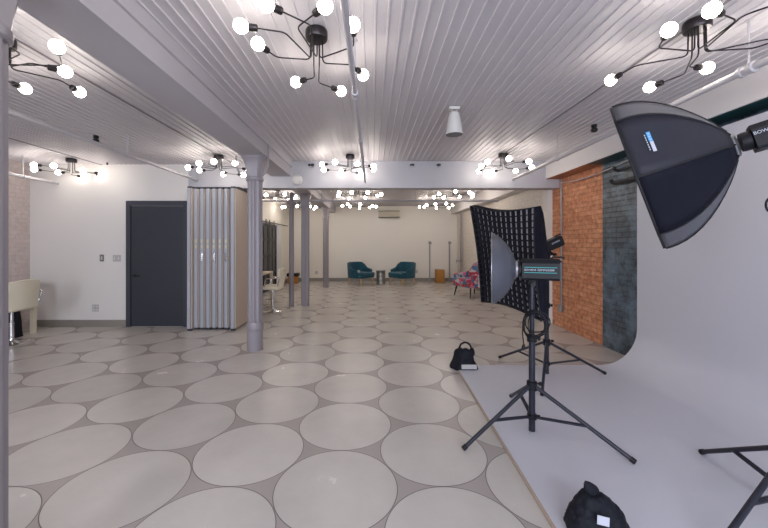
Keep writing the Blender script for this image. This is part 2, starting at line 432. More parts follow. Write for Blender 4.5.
# ------------------------------------------------------------------ columns
def column(x, y, r, lab, ztop=ZB, base=True):
    t = thing('column', lab, 'column', (x, y, 0), 0)
    def flute(k, seg, h): return 1.0 if k % 4 in (0, 1) else .86
    MB().lathe([(r * .97, .36 if base else 0), (r * .97, ztop - .3)], seg=32, mod=flute).build('shaft', M['column'], t, smooth=25)
    if base:
        MB().lathe([(r * 1.03, 0), (r * 1.03, .27), (r * 1.13, .28), (r * 1.15, .34), (r * 1.02, .38)], seg=32).build('base', M['column'], t, smooth=30)
    c = MB().lathe([(r * 1.0, ztop - .32), (r * 1.14, ztop - .31), (r * 1.14, ztop - .275), (r * 1.0, ztop - .265)], seg=32)
    rings = []
    for f, z in ((.92, -.27), (.98, -.2), (1.15, -.1), (1.42, -.03), (1.5, -.02), (1.5, 0)):
        s = r * f; q = s * .62
        rings.append([(s, q, ztop + z), (q, s, ztop + z), (-q, s, ztop + z), (-s, q, ztop + z), (-s, -q, ztop + z), (-q, -s, ztop + z), (q, -s, ztop + z), (s, -q, ztop + z)])
    c.loft(rings, capa=True, capb=True)
    c.build('capital', M['column'], t, smooth=35)
    return t
cxs = -1.565
column(-1.578, 1.40, .095, 'mauve grey iron column cut off by the left edge of the photo', base=False)
c2 = column(cxs, 4.71, .1, 'fluted mauve grey column standing alone in front of the folding partition')
column(-1.53, 8.08, .095, 'thick mauve grey column beyond the cross beam, right next to the thin post', base=False)
column(-1.495, 11.4, .095, 'farthest mauve grey column, nearest the back wall', base=False)
t = thing('post', 'thin mauve grey post left of the thicker column beyond the cross beam', 'column', (-1.83, 8.0, 0))
MB().lathe([(.055, 0), (.055, 2.26)], seg=20).build('shaft', M['column'], t, smooth=40)
MB().lathe([(.058, 2.26), (.085, 2.30), (.12, 2.33), (.12, 2.36), (.05, 2.36), (.05, 2.568)], seg=20).build('capital', M['column'], t, smooth=40)
# curved conduits that pass round the capital of the second column
for sx, lab in ((-1, 'thin curved conduit hugging the left of the column capital'), (1, 'thin curved conduit hugging the right of the column capital')):
    x0 = cxs + sx * .2
    pts = [(cxs + sx * .21, 4.6, ZB + (.14 if sx > 0 else -.004))] + [(cxs + sx * (.115 + .095 * math.cos(a)), 4.6, ZB - .06 - .2 * math.sin(a)) for a in [k * PI / 2 / 6 for k in range(7)]]
    tag(MB().tube(pts, .011, 8).build('conduit', M['column'], smooth=60), lab, 'conduit')

# ------------------------------------------------------------------ pipes
def pipe(name, a, b, r, lab, hang=(), ztop=ZC, joints=(), m='pipe'):
    a, b = Vector(a), Vector(b)
    t = thing(name, lab, 'pipe', a)
    MB().tube([(0, 0, 0), b - a], r, 16).build('tube', M[m], t, smooth=60)
    for f in hang:
        p = (b - a) * f
        h = MB().tube([p + Vector((0, 0, r * .5)), (p.x, p.y, ztop - a.z)], .006, 6)
        h.tube([p + Vector((r * 1.15 * math.cos(q), 0, r * 1.15 * math.sin(q))) for q in [k * 2 * PI / 14 for k in range(14)]], .006, 6, closed=True)
        h.lathe([(.02, 0), (.02, .008)], (p.x, p.y, ztop - a.z - .009), seg=10)
        h.build('hanger', M[m], t, smooth=50)
    for f in joints:
        p = (b - a) * f; u = (b - a).normalized()
        MB().lathe([(r * 1.1, -.05), (r * 1.5, -.045), (r * 1.5, -.025), (r * 1.28, -.02), (r * 1.28, .02), (r * 1.5, .025), (r * 1.5, .045), (r * 1.1, .05)], p, u, 16).build('coupling', M[m], t, smooth=40)
    return t
pipe('ceiling_pipe', (-.125, YF, H + 1.05), (-.115, 6.02, H + 1.05), .0165, 'white pipe along the ceiling past the centre light nearest the camera', (.35, .585, .8), joints=(.59, .72))
pipe('ceiling_pipe', (2.33, YF, H + 1.105), (2.41, 6.02, H + 1.095), .023, 'white pipe under the ceiling along the right side soffit', (.559, .83, .3), joints=(.56,))
pipe('ceiling_pipe', (-2.97, YF, H + 1.085), (-2.985, 6.02, H + 1.08), .022, 'white pipe over the left bay ending above the dark door', (.8, .6), ztop=ZL)
pipe('ceiling_pipe', (-5.37, YF, H + 1.05), (-5.37, 6.02, H + 1.03), .026, 'white pipe in the far left bay beside the brick wall', (.93, .6), ztop=ZL)
pipe('ceiling_pipe', (-3.12, 8.25, H + 1.005), (2.96, 8.25, H + 1.0), .026, 'white pipe crossing the room sideways beyond the cross beam', (.32, .68), joints=(.5,))
for x, lab, z in ((2.05, 'thin surface cable on the ceiling along the right row of lights', ZC), (-2.34, 'thin surface cable on the ceiling along the left row of lights', ZL), (-4.62, 'thin surface cable on the far left bay ceiling', ZL)):
    tag(MB().box(x - .006, x + .006, YF, YW - .001, z - .018, z - .009).build('surface_cable', M['rib']), lab, 'cable')

# ------------------------------------------------------------------ ceiling lights
def light_fixture(lab, cx, cy, zc, bulbs, group, bulb='bulb'):
    """bulbs: list of (dx, dy, dz below ceiling, kink)"""
    t = thing('ceiling_light', lab, 'ceiling light', (cx, cy, zc - .009), 0, group)
    MB().lathe([(.070, 0), (.073, -.006), (.073, -.05), (.068, -.058), (.02, -.06)], seg=28).build('canopy', M['lampmetal'], t, smooth=40)
    n = len(bulbs)
    for i, (dx, dy, dz, kink) in enumerate(bulbs):
        d = Vector((dx, dy, 0)); L = d.length; u = d.normalized(); w = Vector((-u.y, u.x, 0))
        s = u * .042
        zz = -dz
        bc = Vector((dx, dy, zz)); sg = 1 if kink > 0 else -1
        corner = u * (L * .62) - w * (L * .24 * sg) + Vector((0, 0, zz))
        ed = (bc - corner).normalized()
        end = bc - ed * .078
        path = [s + Vector((0, 0, -.055)), s * 1.05 + Vector((0, 0, zz)), corner, end - ed * .001, end]
        arm = MB().tube(smooth_path(path, 6, .032), .0045, 8).build('arm', M['lampmetal'], t, smooth=60)
        MB().lathe([(.009, -.012), (.018, -.008), (.02, 0), (.02, .038), (.017, .042)], end, ed, 16).build('socket', M['lampmetal'], arm, smooth=40)
        pr = [(r_ * .9, h_ * .92) for r_, h_ in [(.012, -.048), (.02, -.04), (.031, -.03), (.040, -.015), (.044, .0), (.042, .015), (.034, .029), (.022, .039), (.008, .0435)]]
        MB().lathe(pr, bc, ed, 14).build('bulb', M[bulb], arm, smooth=80)
    return t
def from_px(cx, cy, lst, zb):
    out = []
    for i, it in enumerate(lst):
        px, py = it[:2]; z = zb + (it[2] if len(it) > 2 else 0)
        d = z * F / (243.5 - py)
        out.append(((px - 372) * d / F - cx, d - cy, 0, z, (.5 if i % 2 else -.5)))
    return out
def near(lab, cx, cy, zc, lst, extra=(), zb=1.2):
    bl = [(a, b, zc - H - .009 - z, k) for a, b, _, z, k in from_px(cx, cy, lst, zb)]
    bl += [(a, b, zc - H - .009 - zb, k) for a, b, k in extra]
    return light_fixture(lab, cx, cy, zc, bl, None)
near('dark branching ceiling light with eight globe bulbs nearest the camera, centre', -.365, 2.32, ZC,
     [(241, 26), (258, 44), (266, 4), (325, 6), (353, 25), (363, 75), (341, 91), (296, 82)])
near('dark branching ceiling light above the large octagonal softbox at upper right', 2.05, 2.22, ZC,
     [(712, 10), (669, 30), (611, 80), (650, 87), (707, 68), (786, 47), (806, 30), (822, -12)])
near('dark branching ceiling light partly hidden by the column at upper left', -2.42, 2.3, ZL,
     [(57, 47), (65, 71.5), (25, 88.5), (79.5, 92)], [(-.45, .1, .5), (-.38, -.3, -.5), (-.1, -.42, .5), (.3, -.35, -.5)], zb=1.16)
generic = [(.40, .13, .19, .5), (.22, .36, .21, -.5), (-.10, .33, .19, .5), (-.40, .25, .20, .5), (-.44, -.04, .18, -.5), (-.27, -.33, .20, .5), (.05, -.42, .23, -.5), (.33, -.22, .21, .5)]
proto = None
for (x, y, z, rz, lab) in (
    (-.345, 5.57, ZC, 0.2, 'branching ceiling light in front of the middle of the cross beam'),
    (2.05, 5.50, ZC, 1.3, 'branching ceiling light in front of the cross beam by the orange brick'),
    (-2.34, 5.38, ZL, 2.4, 'branching ceiling light above the folding partition'),
    (-4.78, 5.60, ZL, .9, 'branching ceiling light in the far left bay near the end wall'),
    (-.36, 8.7, ZC, 3.5, 'centre branching ceiling light just beyond the cross beam'),
    (2.05, 8.7, ZC, 4.2, 'right branching ceiling light just beyond the cross beam'),
    (-2.34, 8.7, ZL, 5.0, 'left branching ceiling light just beyond the cross beam, behind the column'),
    (-.36, 11.3, ZC, .7, 'centre branching ceiling light farthest back, above the wall air conditioner'),
    (2.05, 11.3, ZC, 1.9, 'right branching ceiling light farthest back, near the right soffit'),
    (-2.34, 11.3, ZL, 2.9, 'left branching ceiling light farthest back behind the columns')):
    if y == 8.7 and x == -.36: proto = None; generic = [(a * 1.27, b_ * 1.2, c, k) for a, b_, c, k in generic]
    if proto is None:
        proto = light_fixture(lab, x, y, z, generic, 'branching ceiling lights of the middle and back rows', 'bulb_boosted' if y > 7 else 'bulb'); o = proto
    else:
        o = copy_tree(proto); o['label'] = lab
    o.location = (x, y, z - .009); o.rotation_euler = (0, 0, rz)

# ------------------------------------------------------------------ ceiling and wall fittings
t = thing('pendant_speaker', 'white cone shaped pendant speaker hanging from the main ceiling', 'speaker', (.845, 3.62, 0))
MB().lathe([(.02, ZC - .05), (.05, ZC - .07), (.062, ZC - .12), (.082, ZC - .25), (.09, ZC - .285), (.086, ZC - .29)], seg=28).build('housing', M['whiteplastic'], t, smooth=35)
MB().lathe([(.084, ZC - .293), (.084, ZC - .288)], seg=28).build('grille', M['speakergrille'], t)
MB().box(-.055, .05, -.03, .03, ZC - .035, ZC - .009).box(-.03, -.02, -.004, .004, ZC - .06, ZC - .03).box(.02, .03, -.004, .004, ZC - .06, ZC - .03).build('bracket', M['whiteplastic'], t)
t = thing('smoke_detector', 'round pale alarm dome on the cross beam beside the long beam', 'alarm', P(297.3, 180, YW))
MB().lathe([(.092, 0), (.094, .012), (.088, .03), (.06, .045), (.02, .05)], axis=(0, -1, 0), seg=28).build('dome', M['whiteplastic'], t, smooth=60)
def spot(px, lab, d=5.9):
    p = P(px, 161, d); t = thing('beam_sensor', lab, 'sensor', (p.x, YW, ZC - .09))
    MB().box(-.02, .02, -.02, 0, -.03, .05).build('bracket', M['silver'], t)
    MB().tube([(0, -.02, .02), (-.05, -.11, .0)], .02, 10).build('head', M['blackmetal'], t, smooth=40)
for px, lab in ((312, 'small dark sensor at the top left of the cross beam'), (414, 'small dark sensor at the top middle of the cross beam'), (441, 'small dark sensor on the cross beam left of the right hand light')): spot(px, lab)
for (x, y, z, lab) in ((-3.45, 4.4, ZL, 'small black fitting on the left bay ceiling'), (2.62, 4.15, ZC, 'small black fitting above the right pipe'), (-4.4, 5.85, ZL, 'tiny dark fitting on the left bay ceiling above the door wall')):
    s = 1 if y < 5 else .45
    tag(MB().lathe([(.03 * s, 0), (.03 * s, -.03 * s), (.02 * s, -.04 * s), (.035 * s, -.05 * s), (.035 * s, -.08 * s), (.015 * s, -.09 * s)], (x, y, z - .009), seg=14).build('ceiling_sensor', M['blackmetal'], smooth=40), lab, 'sensor')
# wall plates
def plate(p, n, w, h, lab, m='plate', cat='switch', name='light_switch', gang=1):
    t = thing(name, lab, cat, p)
    b = MB(); pl = []
    b.box(-w / 2, w / 2, -.007, 0, -h / 2, h / 2, bevel=.002)
    for g in range(gang):
        cx = (g - (gang - 1) / 2) * w / gang; b2 = MB(); pl.append(b2)
        if cat == 'outlet':
            for s in (-1, 1): b2.box(cx - .016, cx + .016, -.011, -.007, s * h * .23 - .014, s * h * .23 + .014)
        else: b2.box(cx - .012, cx + .012, -.013, -.007, -.03, .03)
    b.build('plate', M[m], t)
    for b2 in pl: b2.build('rocker' if cat == 'switch' else 'socket', M['whiteplastic'], t)
plate(P(102, 258, YW), 0, .07, .115, 'grey single switch plate on the left end wall', 'platedark')
plate(P(117, 258.3, YW), 0, .135, .11, 'pale double switch plate beside the dark door', gang=2)
plate(P(95.5, 308, YW), 0, .11, .12, 'low double outlet on the left end wall above the baseboard', cat='outlet', name='wall_outlet', gang=2)
plate(P(316.5, 272.6, YB), 0, .09, .12, 'low outlet on the back wall between the columns', cat='outlet', name='wall_outlet')
plate(P(412.5 + 4, 271.5, YB), 0, .08, .12, 'low outlet on the back wall right of the teal armchair', cat='outlet', name='wall_outlet')
# air conditioner
t = thing('air_conditioner', 'cream split air conditioner high on the back wall', 'air conditioner', P(388.8, 214.5, YB))
MB().prism([(0, .14), (-.16, .14), (-.2, .10), (-.2, -.08), (-.14, -.14), (0, -.14)], -.4, .4, 'X').build('body', M['acbody'], t)
MB().box(-.37, .37, -.185, -.15, -.137, -.115).build('louvre', M['seal'], t)
MB().box(-.385, .385, -.204, -.2, .095, .105).build('intake', M['seal'], t)

# right wall: conduit, box, cable, hooks
t = thing('wall_conduit', 'grey vertical conduit with a box on the orange brick wall', 'conduit', (XR, 5.93, 0))
MB().tube([(-.02, 0, .39), (-.02, 0, H + 1.08)], .013, 10).build('tube', M['conduit'], t, smooth=60)
MB().box(-.055, 0, -.045, .045, .27, .39, bevel=.006).build('junction_box', M['silver'], t)
pts = []
for k in range(15):
    f = k / 14; a = Vector((XR - .03, 5.92, H + 1.02)); b = Vector((XR - .03, 4.28, H + 1.035))
    p = a.lerp(b, f); p.z -= .06 * math.sin(PI * min(1, f * 1.05)) * (1 - f * .3); pts.append(p)
tag(MB().tube(pts, .008, 8).build('hanging_cable', M['pipe'], smooth=60), 'white cable sagging across the orange and dark brick', 'cable')
for px, py, lab in ((624, 170.5, 'upper black iron hook on the dark brick wall'), (620.5, 183.5, 'lower black iron hook on the dark brick wall')):
    d = XR * F / (px - 372) + .06; p = P(px, py, d)
    pts = [(0, -.42, 0), (0, -.05, 0), (-.01, 0, 0), (-.03, .04, .02), (-.035, .03, .06)]
    t = thing('wall_hook', lab, 'hook', (XR - .025, d, p.z), 0, None)
    MB().tube(smooth_path(pts, 4, .03), .021, 8).build('hook', M['blackmetal'], t, smooth=60)
    MB().box(-.0, .025, -.45, -.1, -.03, .025).build('plate', M['blackmetal'], t)
t = thing('standpipe', 'tall grey pipe with a valve in the back right corner', 'pipe', (XR - .07, 12.45, 0))
MB().tube([(0, 0, 0), (0, 0, H + 1.094)], .03, 14).build('tube', M['conduit'], t, smooth=60)
b = MB().lathe([(.045, 0), (.045, .09)], (0, 0, .76), seg=14); b.tube([(0, 0, .8), (-.16, 0, .8)], .016, 8); b.lathe([(.05, 0), (.05, .015)], (-.16, 0, .8), (1, 0, 0), 14)
b.build('valve', M['conduit'], t, smooth=40)

# ------------------------------------------------------------------ folding partition
t = thing('folding_partition', 'stacked grey folding partition panels beside the dark door', 'partition', (-2.66, 5.78, 0))
ox, oy = -2.66, 5.78
zt = H + .90
def panel(x0, x1, y0, y1, hinge=True, pull=False):
    cx = (x0 + x1) / 2; w = (x1 - x0)
    x0 -= ox; x1 -= ox; cx -= ox; y0 -= oy; y1 -= oy
    p = MB().box(x0, x1, y0 + .03, y1, .03, zt).build('panel', M['beige'], t)
    MB().box(x0 - .002, x0 + w * .78, y0, y0 + .031, .035, zt + .001, bevel=.006).build('stile', M['partition'], p)
    MB().box(x0 + .004, x1 - .004, y0 + .004, y0 + .05, .005, .034).box(x0 + .004, x1 - .004, y0 + .01, y1, zt, zt + .03).build('seal', M['seal'], p)
    if hinge:
        b = MB()
        for z in (1.34, 1.43): b.box(cx - .022, cx + .004, y0 - .007, y0 + .01, z, z + .06, bevel=.002)
        b.build('hinge', M['brass'], p)
    if pull:
        MB().box(cx - .024, cx + .006, y0 - .02, y0 + .01, 1.13, 1.26, bevel=.003).build('pull_handle', M['chrome'], p)
panel(-2.998, -2.932, 5.70, 6.62, False)
for k in range(6): panel(-2.925 + k * .099, -2.925 + k * .099 + .074, 5.785, 6.65, True, k in (1, 3, 5))
panel(-2.30, -2.225, 5.72, 6.68, False)
MB().box(-2.998 - ox, -2.225 - ox, .12, .85, zt + .031, H + .949).build('top_track', M['seal'], t)

# ------------------------------------------------------------------ white infinity cove
prof = []
def xl(y): return .865 + (y - 0) * .0255
b = MB(); bm = b.bm
ys = [-1.6, 0, 1.7, 2.8, 4.05]
R = .42; xc = 3.05 - R; zf = .022
rings = []
for y in ys:
    ring = [(xl(y), y, 0.0), (xl(y), y, zf)]
    for k in range(1, 5): ring.append((xl(y) + (xc - xl(y)) * k / 4, y, zf))
    for k in range(1, 13):
        a = k / 12 * PI / 2; ring.append((xc + R * math.sin(a), y, zf + R - R * math.cos(a)))
    ring += [(3.05, y, H + 1.02), (3.2, y, H + 1.02), (3.2, y, 0)]
    rings.append(ring)
b.loft(rings, capa=True, capb=True)
cv = tag(b.build('infinity_cove', M['cyc'], smooth=30), 'white curved studio cove sweeping from floor up the right wall', 'backdrop')
b = MB()
b.loft([[(xl(y) - .014, y, 0), (xl(y) - .014, y, .016), (xl(y), y, .016), (xl(y), y, 0)] for y in ys], capa=True, capb=True)
b.build('edge_strip', M['cycedge'], cv)

# ------------------------------------------------------------------ light stands
def stand(cx, cy, feet, ztop, lab, zfloor, zhub=.355, r=.0185):
    """feet: world xy, each foot on its own floor height"""
    t = thing('light_stand', lab, 'light stand', (cx, cy, 0))
    MB().tube([(0, 0, .023), (0, 0, ztop * .62)], r * 1.25, 14).build('pole', M['standblack'], t, smooth=60)
    MB().tube([(0, 0, ztop * .62), (0, 0, ztop)], r * .95, 14).build('inner_pole', M['standblack'], t, smooth=60)
    c = MB().lathe([(r * 1.7, zhub - .03), (r * 2, zhub - .025), (r * 2, zhub + .035), (r * 1.5, zhub + .04)], seg=16)
    c.tube([(r, 0, zhub + .02), (r + .035, -.01, zhub + .02)], .006, 8); c.lathe([(.014, 0), (.014, .018)], (r + .03, -.01, zhub + .02), (1, 0, 0), 10)
    c.build('collar', M['blackplastic'], t, smooth=40)
    zl = zhub - .225
    MB().lathe([(r * 1.6, zl - .02), (r * 1.9, zl - .015), (r * 1.9, zl + .015), (r * 1.6, zl + .02)], seg=16).lathe([(.011, 0), (.011, .03)], (r * 1.5, 0, zl), (1, -.2, 0), 10).build('lower_collar', M['blackplastic'], t, smooth=40)
    c = MB().lathe([(r * 1.4, ztop * .62 - .03), (r * 1.9, ztop * .62 - .025), (r * 1.9, ztop * .62 + .02), (r * 1.2, ztop * .62 + .03)], seg=16)
    c.tube([(0, 0, ztop * .62), (.045, -.01, ztop * .62)], .006, 8).lathe([(.015, 0), (.015, .014)], (.04, -.01, ztop * .62), (1, -.2, 0), 10)
    c.build('clamp', M['blackplastic'], t, smooth=40)
    for i, (fx, fy) in enumerate(feet):
        z = zfloor[i] + .013
        f = Vector((fx - cx, fy - cy, z)); u = Vector((f.x, f.y, 0)).normalized()
        top = u * .03 + Vector((0, 0, zhub)); L = f - top
        w = u.cross(Vector((0, 0, 1))) * .006
        lg = MB()
        lg.tube([top, top + L * .97], .014, 10).build('leg', M['standblack'], t, smooth=60)
        leg = t.children[-1] if False else [o for o in COL.objects if o.parent == t][-1]
        MB().tube([top + L * .955, f], .017, 10).build('rubber_foot', M['blackplastic'], leg, smooth=60)
        m = top + L * .56; s0 = u * .025 + Vector((0, 0, zl))
        br = MB()
        for q in (-1, 1): br.tube([s0 + w * q * 1.2, m + w * q * 1.2], .0085, 8)
        br.build('brace', M['standblack'], t, smooth=60)
    return t
zc_ = .022
s1c = (1.195, 2.63)
stand(*s1c, [(.624, 2.412), (1.668, 2.228), (1.264, 3.2)], 1.15, 'black tripod stand in front, carrying the strobe with the round dish', (0, zc_, zc_))
s2c = (1.878, 3.785)
stand(*s2c, [(1.578, 4.36), (2.49, 3.753), (1.555, 3.22)], 1.22, 'black tripod stand behind, carrying the big gridded softbox', (0, zc_, zc_))
s3c = (2.16, 1.815)
stand(*s3c, [(2.187, 2.34), (1.575, 1.60), (2.71, 1.48)], 1.88, 'black tripod stand with only its legs showing at the lower right corner', (zc_, zc_, zc_))

# ------------------------------------------------------------------ strobes
def strobe(a, u, L, w, h, lab, txt, yoke, up=Vector((0, 0, 1)), stripes=False, flip=1):
    """a: front end; u: axis towards the rear; text on the side facing the camera"""
    u = u.normalized(); sd = u.cross(up).normalized(); upv = sd.cross(u).normalized()
    # local frame: x along axis, y = away from the viewer side, z up
    y = -sd * flip
    m = Matrix.Identity(4)
    for i, v in enumerate((u, upv.cross(u), upv)):
        m[0][i], m[1][i], m[2][i] = v
    m.translation = a
    t = thing('studio_strobe', lab, 'studio flash', (0, 0, 0)); t.matrix_world = m
    yn = -1.0                                   # local -y faces the camera
    MB().lathe([(h * .36, 0), (h * .38, .01), (h * .38, .035), (h * .34, .04)], axis=(1, 0, 0), seg=28).build('mount_ring', M['blackplastic'], t, smooth=40)
    b = MB()
    b.prism([(-w / 2, -h * .4), (-w * .42, -h / 2), (w * .42, -h / 2), (w / 2, -h * .4), (w / 2, h * .3), (w * .36, h / 2), (-w * .36, h / 2), (-w / 2, h * .3)], .04, L, 'X')
    body = b.build('body', M['blackplastic'], t)
    MB().prism([(-w * .44, -h * .44), (w * .44, -h * .44), (w * .44, h * .36), (w * .3, h * .44), (-w * .3, h * .44), (-w * .44, h * .36)], L, L + .014, 'X').build('rear_panel', M['blackmetal'], t)
    b = MB().tube(smooth_path([(L * .8, -.0, h * .5), (L * .9, 0, h * .6), (L + .03, 0, h * .58), (L + .035, 0, h * .5)], 4, .02), .007, 8)
    b.build('handle', M['blackplastic'], t, smooth=60)
    mt = Matrix(((1, 0, 0, 0), (0, 0, -1, 0), (0, 1, 0, 0), (0, 0, 0, 1)))
    if stripes:
        MB().box(.055, L - .02, -w / 2 - .0015, -w / 2, h * .10, h * .125).box(.055, L - .02, -w / 2 - .0015, -w / 2, -h * .145, -h * .12).build('stripe', M['tealink'], t)
    for s, size, xx in txt:
        mm = mt.copy(); mm.translation = Vector((xx, -w / 2 - .0012, -h * .01 if stripes else h * .12))
        text(s, 'lettering', size, M['label'], t, None, mtx=mm)
    # yoke to the stand
    return t, m
UP = Vector((0, 0, 1))
ax1 = Vector((.943, -.33, 0)).normalized()
p1 = Vector((s1c[0], s1c[1], 1.228))
st, m1 = strobe(p1 - ax1 * .112, ax1, .29, .13, .155, 'black strobe with teal striped label on the front stand', [('BOWENS', .019, .095), ('GEMINI500R', .021, .198)], None, stripes=True)
def bracket(m, x, h, target, lab_parent):
    b = MB()
    inv = m.inverted(); tl = inv @ target
    b.tube([(x, 0, -h / 2 + .005), tl + (Vector((x, 0, -h / 2)) - tl) * .4, tl], .024, 12)
    b.lathe([(.024, -.02), (.024, .03)], (x, 0, -h / 2 - .02), (0, 1, 0), 14)
    b.tube([(x, 0, -h / 2 - .02), (x, -.07, -h / 2 - .03)], .006, 8)
    b.lathe([(.016, 0), (.016, .03)], (x, -.06, -h / 2 - .03), (0, -1, 0), 12)
    b.build('tilt_bracket', M['blackplastic'], lab_parent, smooth=40)
bracket(m1, .112, .155, Vector((s1c[0], s1c[1], 1.1)), st)
# beauty dish
t = thing('beauty_dish', 'round grey beauty dish reflector fixed to the front strobe', 'reflector', (0, 0, 0))
bd = MB(); c0 = p1 - ax1 * .112
pr = [(.062, 0.0), (.074, .006), (.118, .022), (.162, .045), (.200, .073), (.233, .104), (.258, .136), (.276, .168)]
out = pr; inn = [(r - .004, h + .004) for r, h in pr[::-1]]
bd.lathe(out + [(.281, .169), (.281, .173), (.272, .173)] + inn, c0, -ax1, 48, capa=False, capb=False)
bd.build('bowl', M['dish'], t, smooth=40)
MB().tube([c0 - ax1 * .171 + (UP * math.cos(q) + ax1.cross(UP) * math.sin(q)) * .279 for q in [k * 2 * PI / 48 for k in range(48)]], .0035, 8, closed=True).build('rim', M['silver'], t, smooth=60)
MB().lathe([(.064, -.012), (.066, .006)], c0, -ax1, 28).build('neck', M['conduit'], t, smooth=40)
MB().lathe([(.06, .0), (.06, .004)], c0 - ax1 * .10, -ax1, 24).build('deflector', M['silver'], t, smooth=40)
# small white emblem on the dish's outer skin (seen side)
vd = -ax1.cross(UP); vd = vd if vd.y < 0 else -vd
ang = math.radians(52); rr_ = .188; em = c0 - ax1 * .088 + (vd * math.cos(ang) + UP * math.sin(ang)) * rr_
nrm = (vd * math.cos(ang) + UP * math.sin(ang)) * .85 + ax1 * .5; nrm.normalize()
ex = UP.cross(nrm).normalized(); ey = nrm.cross(ex)
mm = Matrix.Identity(4)
for i, v in enumerate((ex, ey, nrm)): mm[0][i], mm[1][i], mm[2][i] = v
mm.translation = em + nrm * .004
e = MB().box(-.006, .006, -.012, .012, -.0005, .0006, mtx=mm).box(-.012, .004, -.013, -.008, -.0005, .0006, mtx=mm).build('emblem', M['label'], t)

# coiled cable on the front stand
cc = Vector((s1c[0], s1c[1] - .03, .83))
b = MB()
for k, (rx, rz, dx, dz) in enumerate(((.085, .095, 0, 0), (.094, .085, .006, -.018), (.075, .105, -.008, -.012), (.09, .078, .012, .016), (.066, .088, .004, -.004))):
    b.tube([cc + Vector((dx + rx * math.sin(q), -.008 * k + .012 * math.cos(q * 2), dz + rz * math.cos(q))) for q in [j * 2 * PI / 36 for j in range(36)]], .0045, 8, closed=True)
b.tube([cc + Vector((-.085, -.01, .02)), cc + Vector((-.092, -.02, -.07)), cc + Vector((-.082, -.02, -.15))], .004, 8)
cb = tag(b.build('power_cable', M['blackplastic'], smooth=60), 'black power cable coiled on the front light stand with dangling plug', 'cable')
MB().lathe([(.006, 0), (.012, -.012), (.014, -.035), (.009, -.04)], cc + Vector((-.082, -.02, -.148)), (0.1, 0, 1), 12).build('plug', M['blackplastic'], cb, smooth=40)

# ------------------------------------------------------------------ large gridded softbox
TL, TR, BL, BR = P(470, 206, 4.15), P(534, 207.5, 3.28), P(481.3, 302, 4.25), P(541, 321, 3.36)
ctr = (TL + TR + BL + BR) / 4
n = (TR - TL).cross(BL - TL).normalized() + (BR - BL).cross(BR - TR).normalized(); n.normalize()
if n.x > 0: n = -n
ring_c = ctr - n * .50
ring_c = ring_c.lerp(Vector((1.82, 3.80, 1.37)), .8)
ax2 = (ring_c - ctr).normalized()
def face(u, v):                 # u,v in 0..1, bowed-in edges
    bu = .045 * math.sin(PI * u) * (2 * v - 1); bv = .035 * math.sin(PI * v) * (2 * u - 1)
    uu = u - bv; vv = v - bu
    return TL * (1 - uu) * (1 - vv) + TR * uu * (1 - vv) + BL * (1 - uu) * vv + BR * uu * vv
t = thing('gridded_softbox', 'large black rectangular softbox with fabric egg crate grid', 'softbox', (0, 0, 0))
NS = 10
rim = [face(k / NS, 0) for k in range(NS)] + [face(1, k / NS) for k in range(NS)] + [face(1 - k / NS, 1) for k in range(NS)] + [face(0, 1 - k / NS) for k in range(NS)]
ex = (TR - TL).normalized(); ez = ax2.cross(ex).normalized(); ex2 = ez.cross(ax2).normalized()
if ez.z < 0: ez = -ez
rings = []
for s, bul in ((0, 0), (.14, 0), (.35, .05), (.6, .075), (.82, .045), (1, 0)):
    ring = []
    for i, p in enumerate(rim):
        q = p - ctr; a = math.atan2(q.dot(ez), q.dot(ex2))
        e = ring_c + (ex2 * math.cos(a) + ez * math.sin(a)) * .085
        if s <= .14:
            pp = p + ax2 * (.07 * s / .14)
        else:
            p0 = p + ax2 * .07; f = (s - .14) / .86
            pp = p0.lerp(e, f) + (p0 - ctr).normalized() * bul * .7
        ring.append(pp)
    rings.append(ring)
MB().loft(rings).build('shell', M['fabric'], t, smooth=35, solid=.004)
MB().tube([p + ax2 * .002 for p in rim], .007, 8, closed=True).build('piping', M['piping'], t, smooth=60)
cols, rows = 13, 17
b = MB(); dp = ax2 * .036; 
for i in range(1, cols):
    u = i / cols; A = []; 
    for k in range(rows + 1):
        p = face(u, k / rows); A.append((p, p + dp))
    for k in range(rows):
        w = ex * .004
        (p, pd), (q, qd) = A[k], A[k + 1]
        vs = [b.bm.verts.new(x) for x in (p - w, p + w, pd + w, pd - w, q - w, q + w, qd + w, qd - w)]
        for f in ((0, 1, 5, 4), (1, 2, 6, 5), (2, 3, 7, 6), (3, 0, 4, 7)): b.bm.faces.new([vs[j] for j in f])
for k in range(1, rows):
    v = k / rows
    for i in range(cols):
        w = ez * .004
        p, q = face(i / cols, v), face((i + 1) / cols, v)
        vs = [b.bm.verts.new(x) for x in (p - w, p + w, p + dp + w, p + dp - w, q - w, q + w, q + dp + w, q + dp - w)]
        for f in ((0, 1, 5, 4), (1, 2, 6, 5), (2, 3, 7, 6), (3, 0, 4, 7)): b.bm.faces.new([vs[j] for j in f])
b.build('grid', M['grid'], t)
b = MB()
G = [[b.bm.verts.new(face(i / 8, j / 8) + ax2 * .042) for i in range(9)] for j in range(9)]
for j in range(8):
    for i in range(8): b.bm.faces.new((G[j][i], G[j][i + 1], G[j + 1][i + 1], G[j + 1][i]))
b.build('diffuser', M['diffuser'], t)
MB().lathe([(.088, -.012), (.092, 0), (.088, .015)], ring_c, ax2, 28, capa=False, capb=False).build('speed_ring', M['silver'], t, smooth=40, solid=.004)
st, m2 = strobe(ring_c + ax2 * .015, ax2 + Vector((0, 0, .16)), .235, .10, .11, 'black strobe tilted up behind the gridded softbox', [('BOWENS', .024, .15)], None)
bracket(m2, .07, .13, Vector((s2c[0], s2c[1], 1.2)), st)

